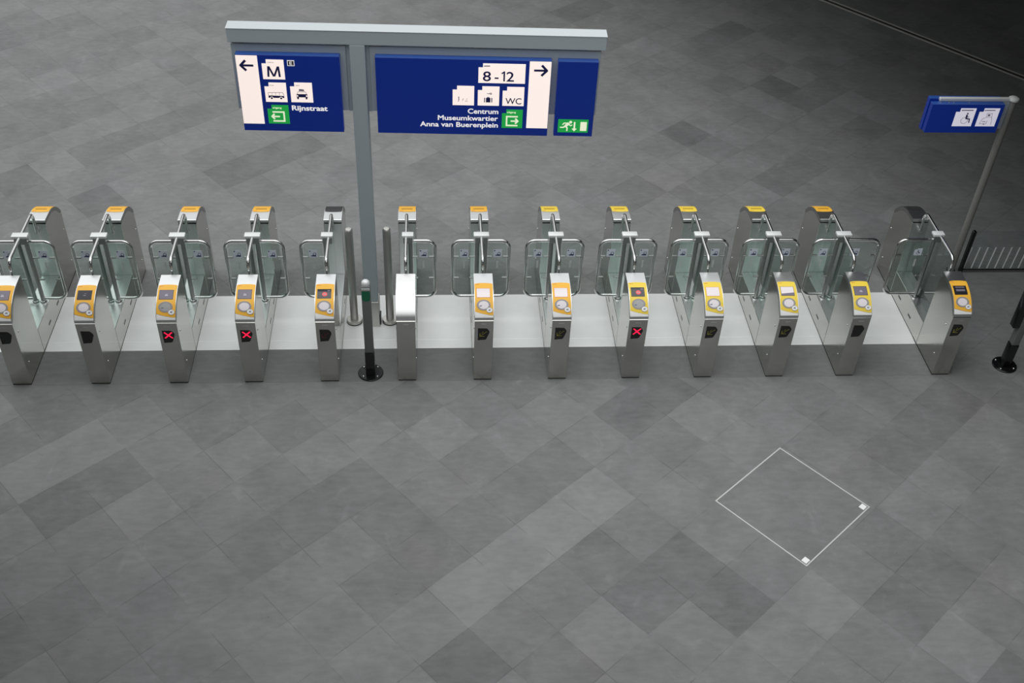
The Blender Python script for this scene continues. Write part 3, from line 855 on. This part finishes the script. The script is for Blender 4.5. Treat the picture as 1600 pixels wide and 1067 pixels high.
# middle sign
s = Sign('direction_sign', 'wide blue backlit direction sign with right arrow, 8-12 and Centrum, right of the grey post', .196, 2.066, 2.842, 3.744, -.125, -.045, GC, GA)
s.draw('white_strip', [([[(1.829, 2.94), (2.062, 2.94), (2.064, 3.740), (1.833, 3.740)]], A0, A1, 0)], [SIGNWHITE])
s.draw('right_arrow', [(arrow(2.024, 1.882, 3.637, .122, .024), A1, B1, 0)], [SIGNNAVY])
s.draw('platform_tile', [([notch(1.290, 1.791, 3.478, 3.706)], A0, A1, 0), (s.text('8', 1.340, 3.502, .082, .118, bold=.012), A1, B1, 1), (s.text('-', 1.465, 3.502, .040, .118, bold=.008), A1, B1, 1), ([stroke((1.566, 3.502), (1.566, 3.619), .017), stroke((1.570, 3.613), (1.537, 3.592), .015)], A1, B1, 1), (s.text('2', 1.592, 3.502, .078, .118, bold=.012), A1, B1, 1), ([stroke((1.347, 3.676), (1.412, 3.678), .011)], A1, B1, 2)], [SIGNWHITE, SIGNNAVY, SIGNGREY])
faint = mat('sign_faint_print', (0.55, 0.52, 0.52), 0.5, 0, (1, .86, .8), .35)
s.draw('faded_tile', [([notch(1.016, 1.248, 3.206, 3.438)], A0, A1, 0), ([ell(1.082, 3.302, .007, .007, 10), stroke((1.083, 3.294), (1.083, 3.268), .009), stroke((1.083, 3.27), (1.077, 3.25), .006)], A1, B1, 1), ([stroke((1.12, 3.262), (1.135, 3.29), .012), stroke((1.15, 3.258), (1.18, 3.258), .012), stroke((1.165, 3.27), (1.175, 3.292), .008)], A1, B1, 2)], [SIGNWHITE, SIGNGREY, faint])
s.draw('locker_tile', [([notch(1.288, 1.520, 3.207, 3.438)], A0, A1, 0), ([[(1.377, 3.247), (1.425, 3.247), (1.425, 3.302), (1.377, 3.302)], stroke((1.362, 3.247), (1.362, 3.302), .010), stroke((1.440, 3.247), (1.440, 3.302), .010), stroke((1.388, 3.308), (1.414, 3.308), .008)] + ring_quads(1.428, 3.352, .012, .011, .006, .006, 12) + [stroke((1.385, 3.352), (1.418, 3.352), .005)], A1, B1, 1)], [SIGNWHITE, SIGNNAVY])
s.draw('toilet_tile', [([notch(1.556, 1.789, 3.209, 3.437)], A0, A1, 0), (s.text('WC', 1.590, 3.232,   .172, .076, bold=.008), A1, B1, 1)], [SIGNWHITE, SIGNNAVY])
s.draw('exit_tile', [([notch(1.557, 1.784, 2.936, 3.164)], A0, A1, 0), (exit_mark(1.610, 1.732, 2.968, 3.078, False), A1, B1, 1), (s.text('uitgang', 1.612, 3.122, .096, .022, bold=.012), A1, B1, 1)], [SIGNGREEN, SIGNPALE])
for body, x, z, w in (('Centrum', 1.514, 3.106, .330), ('Museumkwartier', 1.512, 3.020, .655), ('Anna van Buerenplein', 1.514, 2.938, .852)):
    s.draw('place_name', [(s.text(body, x, z, w, .061, 'R', .022), A0, .002, 0)], [SIGNTEXT])

# emergency exit sign
s = Sign('emergency_exit_sign', 'narrow blue sign with green running man exit symbol at the right end of the gantry', 2.138, 2.567, 2.846, 3.743, -.125, -.045, GC, GA)
man = [ell(2.318, 3.024, .017, .016, 16), stroke((2.300, 3.012), (2.262, 2.972), .030), stroke((2.290, 3.010), (2.246, 3.012), .012), stroke((2.248, 3.012), (2.230, 2.990), .011),
       stroke((2.298, 2.998), (2.322, 2.978), .012), stroke((2.322, 2.978), (2.338, 2.992), .010), stroke((2.264, 2.974), (2.240, 2.958), .016), stroke((2.244, 2.958), (2.204, 2.958), .014),
       stroke((2.266, 2.972), (2.284, 2.950), .016), stroke((2.284, 2.952), (2.282, 2.914), .014)]
arr = [stroke((2.363, 3.026), (2.363, 2.938), .018), [(2.334, 2.944), (2.392, 2.944), (2.363, 2.910)]]
s.draw('exit_pictogram', [([[(2.180, 2.895), (2.515, 2.895), (2.515, 3.057), (2.180, 3.057)]], A0, A1, 0), (man, A1, B1, 1), (arr, A1, B1, 1), ([[(2.428, 2.918), (2.499, 2.918), (2.499, 3.028), (2.428, 3.028)]], A1, B1, 1)], [SIGNGREEN, SIGNPALE])

# ------------------------------------------------------------------ bollards beside the gantry post
def bollard(x, y, top, lab):
    t = thing('bollard', lab, 'bollard', (x, y, 0), 0, 'steel bollards beside the sign post')
    bm = lathe(bmesh.new(), (0, 0), [(.049, .035), (.049, top - .03), (.045, top - .016), (.034, top - .005), (0, top)], 28)
    link('tube_post', finish(bm, 'tube_post', MATSTEEL), t)
    bm = lathe(bmesh.new(), (0, 0), [(.099, .028), (.099, .050), (.094, .056), (.049, .058)], 32)
    link('base_flange', finish(bm, 'base_flange', MATSTEEL), t)
    bm = lathe(bmesh.new(), (0, 0), [(.100, 0), (.100, .029)], 32)
    link('rubber_ring', finish(bm, 'rubber_ring', RUBBER), t)
bollard(-1.592, 1.115, 1.455, 'round steel bollard on the left of the grey sign post')
bollard(-1.140, 1.115, 1.462, 'round steel bollard on the right of the grey sign post')

# ------------------------------------------------------------------ square marker posts with black feet
def foot(t, w):
    bm = lathe(bmesh.new(), (0, 0), [(.152, 0), (.152, .014), (.146, .020), (0, .020)], 36)
    p = link('base_disc', finish(bm, 'base_disc', BLACKP), t)
    for k in range(4):
        a = R(45 + 90 * k)
        bm = lathe(bmesh.new(), (0, 0), [(.014, 0), (.014, .006), (.008, .014), (0, .015)], 12)
        link('bolt', finish(bm, 'bolt', BOLT), p, (.118 * math.cos(a), .118 * math.sin(a), .020))
    link('black_sleeve', boxmesh('black_sleeve', (-w - .004, w + .004, -w - .004, w + .004, .02, .372), BLACKP, .01, 2), t)
t = thing('marker_post', 'slim square grey post with green band and black foot before the sign post', 'post', (-1.352, .142, 0))
foot(t, .052)
bm = box(bmesh.new(), -.052, .052, -.052, .052, .37, 1.368, .014, 0, 3)
link('post', finish(bm, 'post', GREYPOST), t)
bm = lathe(bmesh.new(), (0, 0), [(.046, 1.366), (.048, 1.385), (.046, 1.402), (.034, 1.418), (.016, 1.427), (0, 1.429)], 28)
link('dome_cap', finish(bm, 'dome_cap', PLATE), t)
bm = bmesh.new()
prism2d(bm, [[(-.040, 1.302), (.040, 1.302), (.047, 1.290), (.047, 1.20), (.036, 1.172), (.012, 1.162), (-.012, 1.162), (-.036, 1.172), (-.047, 1.20), (-.047, 1.290)]], .050, .055, lambda a, b, w: (a, -w, b))
link('green_band', finish(bm, 'green_band', GREENBAND), t)
link('pale_band', boxmesh('pale_band', (-.047, .047, -.0545, -.050, 1.318, 1.350), PLATE, .001), t)

t = thing('reader_post', 'grey post with a black box and black round foot at the right photo edge', 'post', (6.615, .165, 0))
foot(t, .050)
bm = box(bmesh.new(), -.050, .050, -.050, .050, .37, 1.50, .014, 0, 3)
link('post', finish(bm, 'post', GREYPOST), t)
bm = lathe(bmesh.new(), (0, 0), [(.046, 1.498), (.046, 1.515), (.03, 1.535), (0, 1.54)], 24)
link('dome_cap', finish(bm, 'dome_cap', PLATE), t)
link('black_box', boxmesh('black_box', (-.135, -.050, -.055, .045, .655, 1.24), BLACKP, .008, 2), t)

# ------------------------------------------------------------------ accessible lane sign on its pole
PX, PY = 6.640, 2.15
t = thing('sign_pole', 'dull grey pole with a pale dome top holding the small blue sign at right', 'sign post', (PX, PY, 0))
bm = lathe(bmesh.new(), (0, 0), [(.046, .012), (.046, 2.655)], 24)
link('pole', finish(bm, 'pole', DULLPOLE), t)
bm = lathe(bmesh.new(), (0, 0), [(.060, 2.650), (.066, 2.662), (.064, 2.680), (.045, 2.694), (0, 2.70)], 28)
link('dome_cap', finish(bm, 'dome_cap', PLATE), t)
bm = lathe(bmesh.new(), (0, 0), [(.058, 0), (.058, .012)], 28)
link('base_disc', finish(bm, 'base_disc', BLACKP), t)
link('sign_arm', boxmesh('sign_arm', (5.690 - PX, -.04, -.024, .024, 2.648, 2.684), PLATE, .004), t)
link('arm_plate', boxmesh('arm_plate', (5.700 - PX, -.046, -.018, .018, 2.26, 2.648), GREYP, .002), t)

s = Sign('lane_sign', 'small blue sign with a white wheelchair tile on the dull pole at right', 5.580, 6.504, 2.243, 2.635, 2.056, 2.132, (0, 0, 0), 0)
wx, wz = 6.047, 2.345
wheel = [ell(wx + .013, wz + .172, .011, .011, 14), stroke((wx + .010, wz + .156), (wx + .012, wz + .105), .022), stroke((wx + .012, wz + .128), (wx + .045, wz + .122), .008),
         stroke((wx + .004, wz + .100), (wx + .062, wz + .096), .014), stroke((wx + .058, wz + .100), (wx + .064, wz + .042), .013)] 
s.draw('wheelchair_tile', [([notch(5.906, 6.154, 2.338, 2.588, .05, .05)], A0, A1, 0), (wheel, A1, B1, 1), (ring_quads(wx - .004, wz + .076, .046, .046, .005, .005, 28), A1, B1, 2), ([stroke((5.968, 2.562), (6.120, 2.563), .013)], A1, B1, 2)], [SIGNSMALL, SIGNNAVY, SIGNGREY])
lx = 6.328
lug = strokes([(lx - .02, 2.52), (lx + .045, 2.52), (lx + .055, 2.47), (lx - .01, 2.468), (lx - .02, 2.52)], .004) + strokes([(lx - .01, 2.468), (lx - .058, 2.44), (lx - .075, 2.375), (lx + .01, 2.372), (lx + .012, 2.42)], .004) + strokes([(lx + .055, 2.47), (lx + .068, 2.42), (lx + .072, 2.36)], .004)
s.draw('luggage_tile', [([notch(6.207, 6.456, 2.338, 2.590, .05, .05)], A0, A1, 0), (lug, A1, B1, 1), ([ell(lx + .012, 2.495, .016, .014, 12), stroke((lx - .05, 2.405), (lx - .005, 2.405), .008), ell(lx - .02, 2.37, .01, .009, 10), stroke((6.262, 2.562), (6.40, 2.563), .011)], A1, B1, 1)], [SIGNSMALL, SIGNGREY])
for k, x in enumerate((5.70, 5.80, 5.862, 6.06)):
    link('fixing_stud', finish(lathe(bmesh.new(), (0, 0), [(.011, 0), (.009, .007), (0, .009)], 10), 'fixing_stud', BOLT), s.t, (x - s.o[0], -.03, .392))
s2 = Sign('lane_sign', 'plain blue sign back to back behind the small wheelchair sign', 5.585, 6.504, 2.215, 2.650, 2.180, 2.250, (0, 0, 0), 0)

# ------------------------------------------------------------------ low glass barrier at the right of the gates
t = thing('glass_barrier', 'low glass barrier with white stripes and a dark end post, right of the last gate', 'barrier', (6.775, 2.12, 0))
gl = link('glass_pane', boxmesh('glass_pane', (0.01, 2.60, -.006, .006, .035, .68), GLASSC), t)
for k in range(20):
    x = -.045 + .1135 * k + .06
    bm = bmesh.new()
    prism2d(bm, [[(x - .009, .06), (x + .009, .06), (x + .027, .42), (x + .009, .42)]], .006, .0075, lambda a, b, w: (a, -w, b))
    link('white_stripe', finish(bm, 'white_stripe', WHITEP, False), gl)
link('floor_rail', boxmesh('floor_rail', (0.01, 2.60, -.02, .02, 0, .035), HEADSIDE, .003), t)
for x in (-.035, 2.60): link('end_post', boxmesh('end_post', (x, x + .045, -.03, .03, 0, .69), BLACKP, .006), t)

# ------------------------------------------------------------------ access hatch in the floor
cu_, cv_ = 1.186, -3.720
x, y = uvw(cu_, cv_)
t = thing('access_hatch', 'square floor access hatch with thin pale metal frame and two small white lifting plates', 'hatch', (x, y, 0), TH)
H = .603
bm = bmesh.new()
w = .015
for a in ((-H, H, -H, -H + w), (-H, H, H - w, H), (-H, -H + w, -H + w, H - w), (H - w, H, -H + w, H - w)): box(bm, *a, 0, .004)
link('frame', finish(bm, 'frame', HATCHM, False), t)
link('lid', boxmesh('lid', (-H + w, H - w, -H + w, H - w, 0, .003), LIDM), t)
for px, py in ((H - .06, -H + .055), (-H + .06, -H + .055)):
    link('lifting_plate', boxmesh('lifting_plate', (px - .036, px + .036, py - .032, py + .032, .003, .007), WHITEP, .002), t)
